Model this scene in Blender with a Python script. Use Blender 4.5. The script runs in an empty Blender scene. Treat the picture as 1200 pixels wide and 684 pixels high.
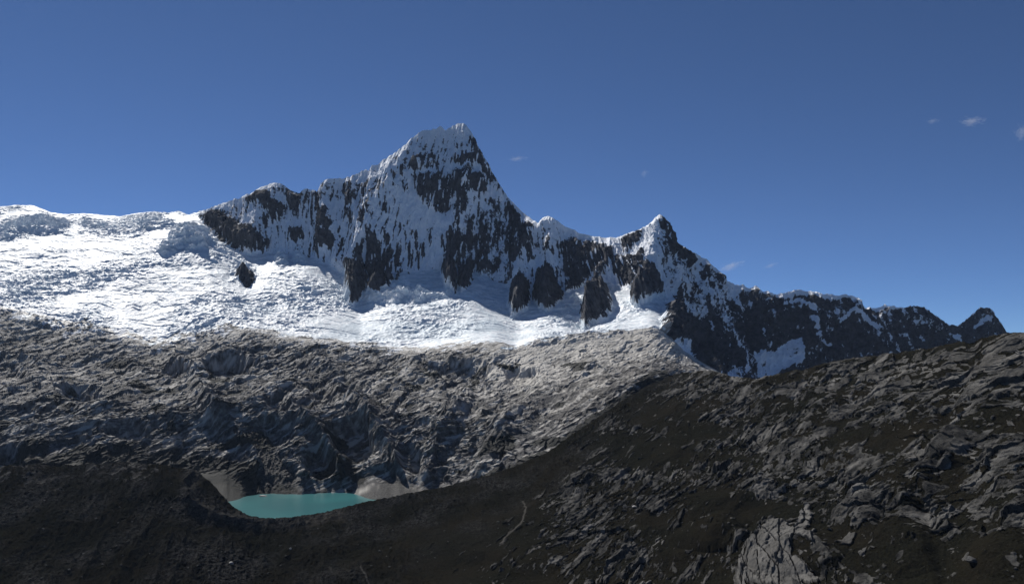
import bpy, math, random
import numpy as np
R_ = math.radians
rng = np.random.RandomState(7)
random.seed(7)
sc = bpy.context.scene
COL = sc.collection

# ------------------------------------------------------------------ camera
F = 1039.0                 # focal length in photo pixels
HOR = 425.0                # horizon row of the photo
TH = math.atan((HOR - 342.0) / F)
cam_d = bpy.data.cameras.new('camera'); cam = bpy.data.objects.new('camera', cam_d)
COL.objects.link(cam)
cam_d.sensor_width = 36; cam_d.lens = 36 * F / 1200; cam_d.clip_start = 1; cam_d.clip_end = 60000
cam.location = (0, 0, 0); cam.rotation_euler = (math.pi / 2 + TH, 0, 0)
sc.camera = cam
cT, sT = math.cos(TH), math.sin(TH)

def ray(px, py):
    x = (px - 600.0) / F; y = -(py - 342.0) / F
    Y = cT - sT * y; Z = sT + cT * y
    return x / Y, Z / Y
def point(px, py, D):
    rx, rz = ray(px, py)
    return rx * D, D + 0 * rx, rz * D
def z2py(z, D):            # row on which a height z at distance D is seen
    t = z / D              # = (sT + cT y)/(cT - sT y)
    y = (t * cT - sT) / (cT + t * sT)
    return 342.0 - y * F

# ------------------------------------------------------------------ noise
PERM = rng.permutation(256).astype(np.int32); PERM = np.concatenate([PERM, PERM, PERM])
GR = rng.normal(size=(256, 3)).astype(np.float32); GR /= np.linalg.norm(GR, axis=1)[:, None]
from concurrent.futures import ThreadPoolExecutor
POOL = ThreadPoolExecutor(4)
def perlin(x, y, z=None):
    x = np.asarray(x, np.float32); y = np.asarray(y, np.float32)
    if x.ndim < 2: return perlin_(x, y, z)
    x, y = np.broadcast_arrays(x, y)
    if z is not None: z = np.broadcast_to(np.asarray(z, np.float32), x.shape)
    n = x.shape[0]; c = list(range(0, n, 24)); out = np.empty(x.shape, np.float32)
    def job(i):
        sl = slice(i, min(n, i + 24)); out[sl] = perlin_(x[sl], y[sl], None if z is None else z[sl])
    list(POOL.map(job, c)); return out
def perlin_(x, y, z=None):
    x = x.astype(np.float32); y = y.astype(np.float32)
    if z is None: return perlin2(x, y)
    z = z.astype(np.float32)
    xi = np.floor(x).astype(np.int32); yi = np.floor(y).astype(np.int32); zi = np.floor(z).astype(np.int32)
    xf, yf, zf = x - xi, y - yi, z - zi
    xi &= 255; yi &= 255; zi &= 255
    u = xf * xf * xf * (xf * (xf * 6 - 15) + 10); v = yf * yf * yf * (yf * (yf * 6 - 15) + 10); w = zf * zf * zf * (zf * (zf * 6 - 15) + 10)
    def g(dx, dy, dz):
        h = PERM[PERM[PERM[(xi + dx) & 255] + ((yi + dy) & 255)] + ((zi + dz) & 255)]
        G = GR[h]
        return G[..., 0] * (xf - dx) + G[..., 1] * (yf - dy) + G[..., 2] * (zf - dz)
    def L(a, b, t): return a + (b - a) * t
    return 1.6 * L(L(L(g(0,0,0), g(1,0,0), u), L(g(0,1,0), g(1,1,0), u), v), L(L(g(0,0,1), g(1,0,1), u), L(g(0,1,1), g(1,1,1), u), v), w)
def perlin2(x, y):
    xi = np.floor(x).astype(np.int32); yi = np.floor(y).astype(np.int32)
    xf, yf = x - xi, y - yi
    u = xf * xf * xf * (xf * (xf * 6 - 15) + 10); v = yf * yf * yf * (yf * (yf * 6 - 15) + 10)
    def g(dx, dy):
        h = PERM[PERM[(xi + dx) & 255] + ((yi + dy) & 255)]
        return G2[h, 0] * (xf - dx) + G2[h, 1] * (yf - dy)
    a = g(0,0); a = a + (g(1,0) - a) * u
    b = g(0,1); b = b + (g(1,1) - b) * u
    return (1.5 * (a + (b - a) * v)).astype(np.float32)
G2 = np.stack([np.cos(np.arange(256) * 2 * math.pi / 256), np.sin(np.arange(256) * 2 * math.pi / 256)], -1).astype(np.float32)
def fbm(x, y, z=None, o=4, gain=.5, lac=2.03):
    s = 0; a = 1.0; n = 0
    for k in range(o):
        s = s + a * perlin(x + 17.3 * k, y - 9.1 * k, None if z is None else z + 5.7 * k); n += a
        x = x * lac; y = y * lac; z = None if z is None else z * lac; a *= gain
    return s / n
def ridged(x, y, z=None, o=4, gain=.5, lac=2.07, w0=1.0):
    s = 0; a = 1.0; n = 0; w = w0
    for k in range(o):
        r = 1 - np.abs(perlin(x + 31.3 * k, y + 11.9 * k, None if z is None else z - 3.3 * k)) * 1.6
        r = np.clip(r, 0, 1) ** 2
        s = s + a * r * w; n += a; w = np.clip(r * 1.5, 0, 1)
        x = x * lac; y = y * lac; z = None if z is None else z * lac; a *= gain
    return s / n
def hash2(ix, iy, k=0):
    return (PERM[(PERM[(ix + k * 37) & 255] + (iy & 255)) & 255]) / 255.0
def voronoi(x, y):
    x = np.asarray(x, np.float32); y = np.asarray(y, np.float32)
    n = x.shape[0]; out = [np.empty(x.shape, np.float32) for _ in range(5)]
    def job(i):
        sl = slice(i, min(n, i + 24))
        for o_, v in zip(out, voronoi_(x[sl], y[sl])): o_[sl] = v
    list(POOL.map(job, range(0, n, 24))); return out
def facet(x, y, step, tilt):
    """broken blocks: every cell has its own level and its own tilt"""
    f1, e, c, cx, cy = voronoi(x, y)
    i1 = (c * 255).astype(np.int32)
    return (c - .5) * step + (cx * (PERM[i1 + 40] / 127.5 - 1) + cy * (PERM[i1 + 90] / 127.5 - 1)) * tilt, e, c
def voronoi_(x, y):
    """returns F1, F2-F1, random id and the random tilt height inside the cell"""
    xi = np.floor(x).astype(np.int32); yi = np.floor(y).astype(np.int32)
    f1 = np.full(x.shape, 9., np.float32); f2 = f1.copy(); cid = np.zeros_like(f1); cx = np.zeros_like(f1); cy = np.zeros_like(f1)
    for dx in (-1, 0, 1):
        for dy in (-1, 0, 1):
            ax = xi + dx; ay = yi + dy
            px = ax + hash2(ax, ay, 0); py = ay + hash2(ax, ay, 1)
            d = np.hypot(x - px, y - py).astype(np.float32)
            new = d < f1
            f2 = np.where(new, f1, np.minimum(f2, d))
            cid = np.where(new, hash2(ax, ay, 2), cid); cx = np.where(new, x - px, cx); cy = np.where(new, y - py, cy)
            f1 = np.where(new, d, f1)
    return f1, f2 - f1, cid.astype(np.float32), cx.astype(np.float32), cy.astype(np.float32)
def sstep(a, b, x):
    t = np.clip((x - a) / (b - a), 0, 1); return t * t * (3 - 2 * t)
def gblur(a, s):
    k = np.arange(-int(3 * s), int(3 * s) + 1); w = np.exp(-k * k / (2.0 * s * s)); w /= w.sum()
    return np.convolve(np.pad(a, len(k) // 2, mode='edge'), w, mode='valid')

def sdf(poly, X, Y, margin=40):
    """signed distance to a closed outline: positive inside; -margin far away"""
    P = np.array(poly, np.float32)
    out = np.full(X.shape, -float(margin), np.float32)
    m = (X > P[:,0].min() - margin) & (X < P[:,0].max() + margin) & (Y > P[:,1].min() - margin) & (Y < P[:,1].max() + margin)
    if not m.any(): return out
    x = X[m]; y = Y[m]
    d = np.full(x.shape, 1e9, np.float32); ins = np.zeros(x.shape, bool)
    n = len(P)
    for i in range(n):
        x0, y0 = P[i]; x1, y1 = P[(i + 1) % n]
        ex, ey = x1 - x0, y1 - y0
        t = np.clip(((x - x0) * ex + (y - y0) * ey) / max(ex * ex + ey * ey, 1e-6), 0, 1)
        d = np.minimum(d, (x - x0 - t * ex) ** 2 + (y - y0 - t * ey) ** 2)
        if y0 != y1:
            c = (y0 > y) != (y1 > y)
            ins ^= c & (x < (x1 - x0) * (y - y0) / (y1 - y0) + x0)
    d = np.sqrt(d)
    out[m] = np.maximum(np.where(ins, d, -d), -margin)
    return out
def ldist(line, X, Y, margin=80):
    """distance to a polyline, and the position along it 0..1"""
    P = np.array(line, np.float32)
    out = np.full(X.shape, float(margin), np.float32); side = np.zeros(X.shape, np.float32)
    m = (X > P[:,0].min() - margin) & (X < P[:,0].max() + margin) & (Y > P[:,1].min() - margin) & (Y < P[:,1].max() + margin)
    x = X[m]; y = Y[m]; d = np.full(x.shape, 1e9, np.float32); tt = np.zeros(x.shape, np.float32)
    n = len(P) - 1
    for i in range(n):
        x0, y0 = P[i]; x1, y1 = P[i + 1]; ex, ey = x1 - x0, y1 - y0
        t = np.clip(((x - x0) * ex + (y - y0) * ey) / (ex * ex + ey * ey), 0, 1)
        dd = (x - x0 - t * ex) ** 2 + (y - y0 - t * ey) ** 2
        tt = np.where(dd < d, (i + t) / n, tt); d = np.minimum(d, dd)
    out[m] = np.sqrt(d); side[m] = tt
    return np.minimum(out, margin), side

# ------------------------------------------------------------------ sheets
XS = np.concatenate([np.linspace(-230, -12, 60), np.arange(-10, 1210, 0.9), np.linspace(1212, 1430, 60)])
def curve(pts, smooth=0, xs=XS):
    P = np.array(pts, float); g = np.arange(-260, 1461, 1.0)
    cols = []
    for c in range(1, P.shape[1]):
        v = np.interp(g, P[:,0], P[:,c])
        s = smooth if c == 2 or smooth < 0 else (0 if smooth == 0 else 0)
        if smooth: v = gblur(v, abs(smooth) if c == 2 else 5)
        cols.append(np.interp(xs, g, v))
    return cols
def sheet(curves, rows, ease=None):
    """curves: list of (py, D) arrays from near to far; rows per span -> PY, DD grids"""
    PY, DD, SEG = [], [], []
    for i, n in enumerate(rows):
        a, b = curves[i], curves[i + 1]
        for k in range(n if i < len(rows) - 1 else n + 1):
            t = k / n
            PY.append(a[0] + (b[0] - a[0]) * t)
            DD.append(a[1] + (b[1] - a[1]) * t); SEG.append(np.full(XS.shape, i + t))
    return np.array(PY), np.array(DD), np.array(SEG)
def blur_rows(a, s, lo, hi):
    """smooth a grid along its columns between two rows"""
    k = np.arange(-3 * s, 3 * s + 1); w = np.exp(-k * k / (2.0 * s * s)); w /= w.sum()
    p = np.pad(a, ((len(k) // 2,) * 2, (0, 0)), mode='edge')
    b = sum(w[i] * p[i:i + a.shape[0]] for i in range(len(k)))
    m = np.zeros(a.shape[0]); m[lo:hi] = 1
    m = np.convolve(np.pad(m, 10, mode='edge'), np.ones(21) / 21, mode='valid')[:, None]
    return a * (1 - m) + b * m
def normals(X, Y, Z):
    P = np.stack([X, Y, Z], -1)
    du = np.gradient(P, axis=1); dv = np.gradient(P, axis=0)
    n = np.cross(du, dv); n /= np.linalg.norm(n, axis=-1, keepdims=True) + 1e-9
    return n
def blur2(a, s, it=2):
    for _ in range(it):
        for ax in (0, 1):
            p = np.pad(a, [(s, s) if i == ax else (0, 0) for i in range(a.ndim)], mode='edge')
            c = np.cumsum(p, axis=ax, dtype=np.float64)
            z = np.zeros_like(np.take(c, [0], axis=ax)); c = np.concatenate([z, c], axis=ax)
            n = a.shape[ax]
            hi = np.take(c, np.arange(2 * s + 1, 2 * s + 1 + n), axis=ax); lo = np.take(c, np.arange(0, n), axis=ax)
            a = (hi - lo) / (2 * s + 1)
    return a

def link_mesh(name, verts, faces, mat, attrs=None, smooth=False):
    me = bpy.data.meshes.new(name)
    nv, nf = len(verts), len(faces)
    me.vertices.add(nv); me.vertices.foreach_set('co', np.ascontiguousarray(verts, np.float32).ravel())
    me.loops.add(nf * 4); me.polygons.add(nf)
    me.loops.foreach_set('vertex_index', np.ascontiguousarray(faces, np.int32).ravel())
    me.polygons.foreach_set('loop_start', np.arange(0, nf * 4, 4, dtype=np.int32))
    me.polygons.foreach_set('use_smooth', np.full(nf, smooth, bool))
    me.update(calc_edges=True)
    for k, v in (attrs or {}).items():
        a = me.attributes.new(k, 'FLOAT', 'POINT'); a.data.foreach_set('value', np.ascontiguousarray(v, np.float32))
    me.materials.append(mat)
    o = bpy.data.objects.new(name, me); COL.objects.link(o)
    return o
def tag(o, label, cat, kind=None, group=None):
    o['label'] = label; o['category'] = cat
    if kind: o['kind'] = kind
    if group: o['group'] = group
    return o
def split(P, region, parts, attrs):
    """cut one continuous terrain sheet into its objects; parts: {id: (name, mat)}"""
    r, c = region.shape; idx = np.arange(r * c).reshape(r, c)
    q = np.stack([idx[:-1,:-1], idx[:-1,1:], idx[1:,1:], idx[1:,:-1]], -1).reshape(-1, 4)
    rid = region[:-1,:-1].ravel()
    V = P.reshape(-1, 3); out = {}
    for k, (name, mat, sm) in parts.items():
        f = q[rid == k]
        if not len(f): continue
        used = np.unique(f); mp = np.full(r * c, -1, np.int32); mp[used] = np.arange(len(used))
        out[k] = link_mesh(name, V[used], mp[f], mat, {n: a.ravel()[used] for n, a in attrs.items()}, sm)
    return out

# ------------------------------------------------------------------ materials
class NT:
    def __init__(s, name):
        s.m = bpy.data.materials.new(name); s.m.use_nodes = True; s.t = s.m.node_tree
        s.t.nodes.clear(); s.out = s.n('ShaderNodeOutputMaterial')
    def n(s, typ, **kw):
        x = s.t.nodes.new(typ)
        for k, v in kw.items():
            if k in ('operation', 'blend_type', 'data_type', 'attribute_name', 'noise_dimensions', 'noise_type', 'feature', 'distance', 'clamp', 'interpolation_type'): setattr(x, k, v)
        return x
    def put(s, sock, v):
        if isinstance(v, bpy.types.NodeSocket): s.t.links.new(v, sock)
        elif isinstance(v, (tuple, list)) and len(v) == 3 and sock.type == 'RGBA': sock.default_value = (*v, 1)
        else: sock.default_value = v
    def attr(s, nm): return s.n('ShaderNodeAttribute', attribute_name=nm).outputs['Fac']
    def math(s, op, a, b=0., c=0., clamp=False):
        x = s.n('ShaderNodeMath', operation=op); x.use_clamp = clamp
        s.put(x.inputs[0], a); s.put(x.inputs[1], b); s.put(x.inputs[2], c); return x.outputs[0]
    def noise(s, scale, detail=4, rough=.55, vec=None, dist=0):
        x = s.n('ShaderNodeTexNoise'); s.put(x.inputs['Vector'], vec if vec is not None else s.pos())
        x.inputs['Scale'].default_value = scale; x.inputs['Detail'].default_value = detail; x.inputs['Roughness'].default_value = rough
        x.inputs['Distortion'].default_value = dist; return x.outputs['Fac']
    def pos(s):
        if not hasattr(s, '_p'): s._p = s.n('ShaderNodeNewGeometry').outputs['Position']
        return s._p
    def scaled(s, v3, rot=(0,0,0)):
        x = s.n('ShaderNodeMapping'); s.put(x.inputs['Vector'], s.pos()); x.inputs['Scale'].default_value = v3; x.inputs['Rotation'].default_value = rot
        return x.outputs[0]
    def mapr(s, v, a, b, c=0., d=1., smooth=True):
        x = s.n('ShaderNodeMapRange'); x.interpolation_type = 'SMOOTHSTEP' if smooth else 'LINEAR'
        s.put(x.inputs['Value'], v)
        for i, k in enumerate((a, b, c, d)): x.inputs[i + 1].default_value = k
        return x.outputs[0]
    def mix(s, f, a, b, bt='MIX'):
        x = s.n('ShaderNodeMix', data_type='RGBA', blend_type=bt)
        s.put(x.inputs[0], f); s.put(x.inputs[6], a); s.put(x.inputs[7], b); return x.outputs[2]
    def bump(s, h, strength, dist):
        x = s.n('ShaderNodeBump'); x.inputs['Strength'].default_value = strength; x.inputs['Distance'].default_value = dist
        s.put(x.inputs['Height'], h); return x.outputs[0]
    def bsdf(s, col, rough=.9, bump=None, spec=.2):
        x = s.n('ShaderNodeBsdfPrincipled'); s.put(x.inputs['Base Color'], col); s.put(x.inputs['Roughness'], rough)
        x.inputs['Specular IOR Level'].default_value = spec
        if bump is not None: s.put(x.inputs['Normal'], bump)
        return x.outputs[0]
    def done(s, sh): s.t.links.new(sh, s.out.inputs['Surface']); return s.m

def m_mountain():
    t = NT('snow_and_rock')
    n1 = t.noise(.08, 5, .7); n2 = t.noise(.02, 4)
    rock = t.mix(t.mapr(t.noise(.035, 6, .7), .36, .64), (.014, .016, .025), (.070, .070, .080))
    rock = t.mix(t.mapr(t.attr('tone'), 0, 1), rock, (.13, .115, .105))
    snow = t.mix(t.mapr(n1, .35, .7), (.78, .81, .86), (.86, .88, .91))
    f = t.mapr(t.math('ADD', t.attr('snow'), t.math('MULTIPLY', t.math('SUBTRACT', n1, .5), .9)), .42, .58)
    return t.done(t.bsdf(t.mix(f, rock, snow), .8, t.bump(t.noise(.12, 6, .7), .9, 4.0)))
def m_glacier():
    t = NT('glacier_ice')
    n1 = t.noise(.05, 6, .7, dist=.6); n2 = t.noise(.012, 4, .6)
    c = t.mix(t.mapr(n1, .38, .55), (.60, .68, .74), (.80, .82, .845))
    c = t.mix(t.attr('tone'), c, (.42, .52, .60))
    c = t.mix(t.mapr(n2, .55, .75, 0, .25), c, (.60, .68, .74))
    n4 = t.noise(.03, 6, .7, t.scaled((.45, 1.3, 1.6)), .8)
    c = t.mix(t.mapr(n4, .46, .62, 0, .7), c, (.40, .47, .53))
    dirt = t.mapr(t.math('ADD', t.attr('dirt'), t.math('MULTIPLY', t.math('SUBTRACT', n1, .5), 1.2)), .45, .7)
    c = t.mix(dirt, c, (.22, .215, .21))
    return t.done(t.bsdf(c, .55, t.bump(t.noise(.11, 6, .7, t.scaled((.6, 1, 1))), .8, 3.0), .3))
def m_cliff():
    t = NT('glacier_polished_rock')
    n1 = t.noise(.05, 7, .72, dist=1.0); n2 = t.noise(.006, 5, .6); n3 = t.noise(.25, 5, .7)
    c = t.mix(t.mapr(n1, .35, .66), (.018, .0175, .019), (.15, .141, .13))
    c = t.mix(t.mapr(n2, .40, .62, 0, .6), c, (.075, .074, .078))
    c = t.mix(t.attr('tone'), c, (.47, .45, .415))
    c = t.mix(t.attr('scree'), c, t.mix(t.mapr(n3, .3, .7), (.016, .016, .017), (.080, .077, .073)))
    g = t.mapr(t.math('ADD', t.attr('grass'), t.math('MULTIPLY', t.math('SUBTRACT', n3, .5), .6)), .4, .6)
    c = t.mix(g, c, (.020, .020, .017))
    sn = t.mapr(t.math('ADD', t.attr('snow'), t.math('MULTIPLY', t.math('SUBTRACT', n3, .5), .9)), .42, .58)
    c = t.mix(sn, c, (.80, .82, .85))
    return t.done(t.bsdf(c, .8, t.bump(t.math('ADD', t.noise(.1, 7, .72), t.math('MULTIPLY', n3, .6)), 1.0, 4.0)))
def m_hill():
    t = NT('rocky_grassland')
    n1 = t.noise(.06, 7, .72); n3 = t.noise(.35, 6, .75); n2 = t.noise(.008, 4, .6)
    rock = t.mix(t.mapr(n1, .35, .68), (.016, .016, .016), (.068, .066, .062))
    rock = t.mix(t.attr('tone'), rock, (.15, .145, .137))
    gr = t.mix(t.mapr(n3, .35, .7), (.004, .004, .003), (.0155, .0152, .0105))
    gr = t.mix(t.mapr(n2, .4, .65, 0, .6), gr, (.014, .0118, .008))
    gr = t.mix(t.attr('scree'), gr, t.mix(t.mapr(t.noise(.16, 7, .8), .40, .66), (.003, .003, .003), (.050, .049, .047)))
    gr = t.mix(t.mapr(t.noise(.45, 3, .6), .64, .74, 0, .55), gr, (.075, .072, .068))
    f = t.mapr(t.math('ADD', t.attr('rock'), t.math('MULTIPLY', t.math('SUBTRACT', n3, .5), .8)), .42, .56)
    c = t.mix(f, gr, rock)
    c = t.mix(t.attr('trail'), c, (.10, .094, .086))
    return t.done(t.bsdf(c, 1.0, spec=0., bump=t.bump(t.math('ADD', t.noise(.12, 8, .75), t.math('MULTIPLY', n3, .35)), 1.0, 2.2)))
def m_lake():
    t = NT('turquoise_meltwater')
    c = t.mix(t.mapr(t.noise(.006, 3), .35, .65), (.004, .085, .095), (.008, .11, .118))
    return t.done(t.bsdf(c, .28, t.bump(t.noise(.15, 4, .6), .25, .25), .5))
M_MOUNT, M_GLAC, M_CLIFF, M_HILL, M_LAKE = m_mountain(), m_glacier(), m_cliff(), m_hill(), m_lake()

LAKE_Z = -330.0
# ================================================================== SHEET 1: massif, glacier and cirque cliffs
sky = [(-260,266),(-60,250),(0,242),(20,240),(40,241),(50,245),(60,249),(75,251),(100,250),(120,252),(140,254),(160,250),(178,248),(195,250),(210,248),(222,252),(232,249),(250,242),(262,238),(280,232),(300,224),(312,218),(322,214),(330,215),(338,222),(350,225),(358,221),(366,223),(372,226),(376,214),(384,210),(400,209),(410,207),(418,205),(424,199),(432,201),(436,194),(445,192),(450,187),(462,180),(470,175),(480,165),(490,156),(500,153),(510,150),(516,147),(522,152),(530,148),(541,144),(547,148),(552,156),(556,164),(565,180),(575,198),(583,213),(590,223),(600,236),(612,248),(622,257),(631,263),(636,256),(643,254),(652,258),(665,266),(680,273),(695,277),(710,279),(722,279),(735,273),(752,268),(762,264),(768,256),(773,253),(779,258),(784,268),(792,283),(800,291),(808,297),(815,297),(825,303),(835,310),(842,319),(850,328),(862,333),(870,334),(878,337),(885,335),(892,340),(910,344),(930,341),(940,339),(948,342),(965,345),(985,345),(1000,346),(1008,352),(1014,362),(1030,359),(1048,357),(1052,360),(1075,358),(1083,360),(1090,365),(1100,372),(1112,380),(1122,382),(1130,376),(1140,367),(1148,361),(1156,360),(1163,363),(1172,375),(1180,388),(1200,398),(1300,405),(1460,410)]
skyD = [(-260,4750),(0,4650),(200,4450),(235,4280),(320,4180),(375,4095),(450,4120),(541,4150),(600,4040),(640,3880),(720,3880),(773,3740),(850,3950),(950,4200),(1050,4380),(1110,4650),(1155,5000),(1460,5200)]
xs = XS
sky_py = np.interp(xs, [p[0] for p in sky], [p[1] for p in sky])
jag = fbm(xs * .12, xs * 0 + 3.3, o=4, gain=.7)
jamp = np.interp(xs, [0, 225, 240, 360, 470, 560, 640, 760, 900, 1180], [.5, .8, 2.6, 2.6, 4.5, 3.5, 1.2, 2.2, 2.8, 2.4])
sky_py = sky_py + jag * jamp
sky_D = curve([(a, 0, b) for a, b in skyD], 14)[1]
K5 = (sky_py, sky_D)
J  = curve([(-260,284,4350),(0,272,4250),(150,268,4150),(205,262,4120),(235,257,4150),(262,282,4030),(290,300,3960),(330,295,3990),(370,302,3930),(400,320,3830),(440,320,3800),(500,316,3810),(560,318,3810),(600,338,3720),(640,338,3720),(680,332,3700),(705,330,3660),(740,338,3560),(768,335,3570),(800,362,3600),(840,405,3650),(885,430,3720),(950,435,3960),(1050,440,4200),(1155,430,4850),(1460,440,5000)], 8)
K4 = curve([(-260,302,4100),(0,292,3980),(150,292,3900),(205,288,3860),(240,275,3960),(262,292,3900),(290,310,3850),(330,308,3840),(360,320,3760),(400,345,3650),(420,360,3580),(450,350,3600),(500,347,3600),(550,348,3580),(590,366,3500),(610,374,3460),(650,370,3450),(690,386,3350),(720,372,3330),(760,362,3300),(778,372,3250),(800,400,3350),(840,430,3450),(885,446,3550),(950,452,3800),(1050,455,4050),(1155,450,4600),(1460,460,4800)], 8)
K3 = curve([(-260,352,3350),(0,360,3330),(30,370,3310),(70,377,3290),(100,378,3270),(118,384,3250),(130,391,3240),(150,391,3230),(165,398,3220),(180,403,3200),(195,401,3200),(210,394,3200),(230,388,3200),(260,382,3200),(300,386,3190),(340,393,3180),(380,398,3160),(410,402,3150),(440,405,3130),(470,409,3100),(500,405,3070),(540,403,3040),(580,400,3000),(605,408,2960),(625,399,2960),(660,395,2960),(700,390,2960),(740,387,2980),(772,383,3000),(785,395,3020),(800,410,3050),(850,440,3120),(900,458,3200),(1200,470,3500),(1460,470,3600)], 10)
K2 = curve([(-260,470,2560),(0,474,2540),(200,470,2540),(330,468,2560),(400,475,2540),(500,485,2480),(600,492,2380),(640,490,2330),(700,462,2400),(740,445,2480),(790,432,2570),(830,436,2700),(885,455,2900),(1200,490,3200),(1460,490,3300)], 10)
K1 = curve([(-260,0,2180),(0,0,2180),(200,0,2230),(280,0,2240),(400,0,2290),(470,0,2275),(500,0,2240),(560,0,2150),(640,0,2060),(700,0,2180),(790,0,2440),(885,0,2600),(1460,0,3000)], 10)
K1z = np.interp(xs, [266, 290, 402, 436, 470, 520, 560, 640, 700, 790, 885, 1460], [-300, -338, -338, -303, -304, -323, -304, -240, -174, -95, -120, -160])
K1[1] = K1[1] + 45 * fbm(xs * .03, xs * 0 + 5, o=3)
K1[0] = z2py(K1z, K1[1])
K0 = (z2py(np.minimum(K1z - 40, -372), K1[1] - 260), K1[1] - 260)
back1 = (z2py(np.tan(0) + (sky_D * ray(xs, sky_py)[1]) - 260, sky_D + 330), sky_D + 330)
back2 = (z2py((sky_D * ray(xs, sky_py)[1]) - 1300, sky_D + 2200), sky_D + 2200)
rows = [10, 190, 150, 150, 60, 260, 24, 10]
PY, DD, SEG = sheet([K0, K1, K2, K3, K4, J, K5, back1, back2], rows)
rs = np.cumsum([0] + rows)
DD = blur_rows(DD, 8, rs[1] + 20, rs[5] + 20)
PX = np.broadcast_to(xs, PY.shape)
X, Y, Z = [a.astype(np.float64) for a in point(PX, PY, DD)]
N0 = normals(X, Y, Z)
N = blur2(N0, 10); N /= np.linalg.norm(N, axis=-1, keepdims=True)

face = sstep(5 - .15, 5 + .1, SEG)                                   # rock and ice walls above the bergschrund
leftg = 1 - sstep(232, 246, PX + (PY - 250) * -.6)                   # the glacier that reaches the skyline on the left
face = face * (1 - leftg) * (SEG < 6.001)

front = (SEG >= 3) & (SEG <= 6)
crest = np.clip((6 - SEG) * 14, 0, 1); crest = np.where(SEG > 6, 0, crest)

# outlines of bare rock on the walls, traced
ROCK = [
 [(484,186),(498,180),(513,182),(514,194),(500,197),(486,201),(479,197)],
 [(529,189),(538,182),(549,182),(551,190),(540,194),(531,192)],
 [(549,160),(556,166),(566,182),(585,214),(588,228),(577,222),(563,197),(551,191),(549,176)],
 [(485,206),(497,200),(512,202),(519,198),(524,210),(530,199),(545,202),(556,200),(566,208),(570,228),(560,232),(551,226),(545,240),(534,242),(533,231),(524,246),(512,247),(500,241),(490,230),(486,217)],
 [(536,233),(546,232),(546,250),(538,268),(529,274),(534,254)],
 [(528,274),(536,276),(546,284),(545,300),(536,314),(533,326),(535,344),(524,340),(517,330),(517,318),(522,298)],
 [(547,305),(553,297),(556,316),(549,338),(540,342),(536,336),(538,322)],
 [(546,262),(552,258),(556,272),(552,285),(546,278)],
 [(562,262),(569,264),(573,290),(575,318),(562,324),(557,310),(560,290)],
 [(579,258),(585,262),(588,280),(583,292),(580,276)],
 [(465,282),(470,280),(469,322),(465,328),(463,308)], [(474,272),(480,284),(482,316),(478,320),(476,292)], [(483,271),(490,272),(494,306),(491,313),(487,296)],
 [(452,272),(456,274),(461,300),(462,328),(452,338),(448,300)],
 [(433,274),(443,281),(450,300),(452,336),(441,346),(432,345),(431,310)],
 [(429,284),(430,310),(430,340),(416,360),(409,356),(404,346),(405,319),(415,311),(419,299)],
 [(373,252),(382,239),(388,262),(394,288),(382,291),(368,289)], [(371,222),(378,216),(378,236),(374,250),(369,244)],
 [(404,216),(410,212),(417,220),(417,234),(411,242),(404,246),(402,231)], [(425,218),(430,214),(429,240),(424,242)], [(435,229),(439,225),(440,236),(435,237)],
 [(433,246),(437,243),(436,259),(432,258)], [(470,199),(474,197),(476,210),(471,209)], [(463,206),(466,205),(467,222),(464,222)], [(472,214),(475,213),(477,226),(474,226)],
 [(450,244),(454,243),(455,252),(451,252)], [(409,250),(414,252),(413,268),(408,262)], [(424,248),(428,248),(428,272),(423,268)],
 [(398,276),(404,282),(403,296),(397,292)], [(492,286),(495,284),(496,300),(493,302)], [(503,268),(506,266),(507,286),(504,288)], [(518,280),(522,278),(520,294),(517,292)],
 [(234,252),(248,245),(262,250),(272,256),(284,262),(298,268),(305,279),(316,284),(308,294),(291,297),(272,290),(256,280),(244,266)],
 [(288,234),(305,226),(315,222),(318,234),(330,242),(328,254),(313,266),(307,260),(317,250),(308,240),(294,240)],
 [(334,220),(344,225),(355,226),(353,241),(345,243),(335,237)], [(357,224),(366,224),(362,240),(356,236)],
 [(274,320),(286,315),(298,324),(296,331),(288,339),(283,334)], [(338,268),(350,264),(356,276),(346,284),(338,278)],
 [(590,226),(600,240),(612,257),(626,268),(622,288),(606,308),(598,332),(596,310),(592,290),(595,262)],
 [(600,336),(612,329),(621,334),(622,350),(616,362),(602,374),(595,363),(596,346)],
 [(627,322),(640,312),(652,316),(656,330),(662,346),(654,356),(640,366),(630,362),(624,345)],
 [(616,296),(622,290),(628,306),(620,312)], [(640,276),(645,282),(648,300),(640,296)],
 [(656,284),(672,280),(688,281),(706,289),(711,296),(701,320),(690,331),(676,338),(664,344),(660,324)],
 [(711,294),(719,292),(720,306),(710,326),(700,340),(697,330)],
 [(690,346),(700,337),(708,334),(716,344),(719,352),(715,366),(702,375),(684,387),(679,378),(682,358)],
 [(729,282),(742,273),(757,272),(746,288),(733,298)], [(716,306),(728,300),(744,301),(755,297),(757,310),(748,334),(736,337),(722,326)],
 [(757,314),(765,316),(771,330),(775,342),(761,352),(746,359),(739,351),(750,328)],
 [(774,254),(785,263),(793,283),(803,292),(814,304),(810,317),(797,306),(779,300),(777,284)], [(786,338),(796,330),(802,345),(796,362),(788,356)],
 [(777,362),(790,354),(803,372),(820,376),(824,358),(836,372),(850,396),(862,410),(874,440),(830,436),(800,404),(774,396)],
 [(820,318),(826,314),(828,326),(822,328)], [(834,320),(841,322),(842,334),(836,334)], [(810,324),(818,330),(820,345),(812,342)],
 [(848,350),(858,352),(870,372),(872,400),(864,410),(852,386),(845,366)],
]
wx = PX + 3.2 * fbm(X * .018, Z * .018, Y * .01, o=4) + 1.2 * perlin(X * .11, Z * .07)
wx = wx + 2.2 * fbm(X / 11., Z / 60. + 3, o=2)
wy = PY + 4.0 * fbm(X * .018 + 40, Z * .018, Y * .01, o=4)
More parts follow.
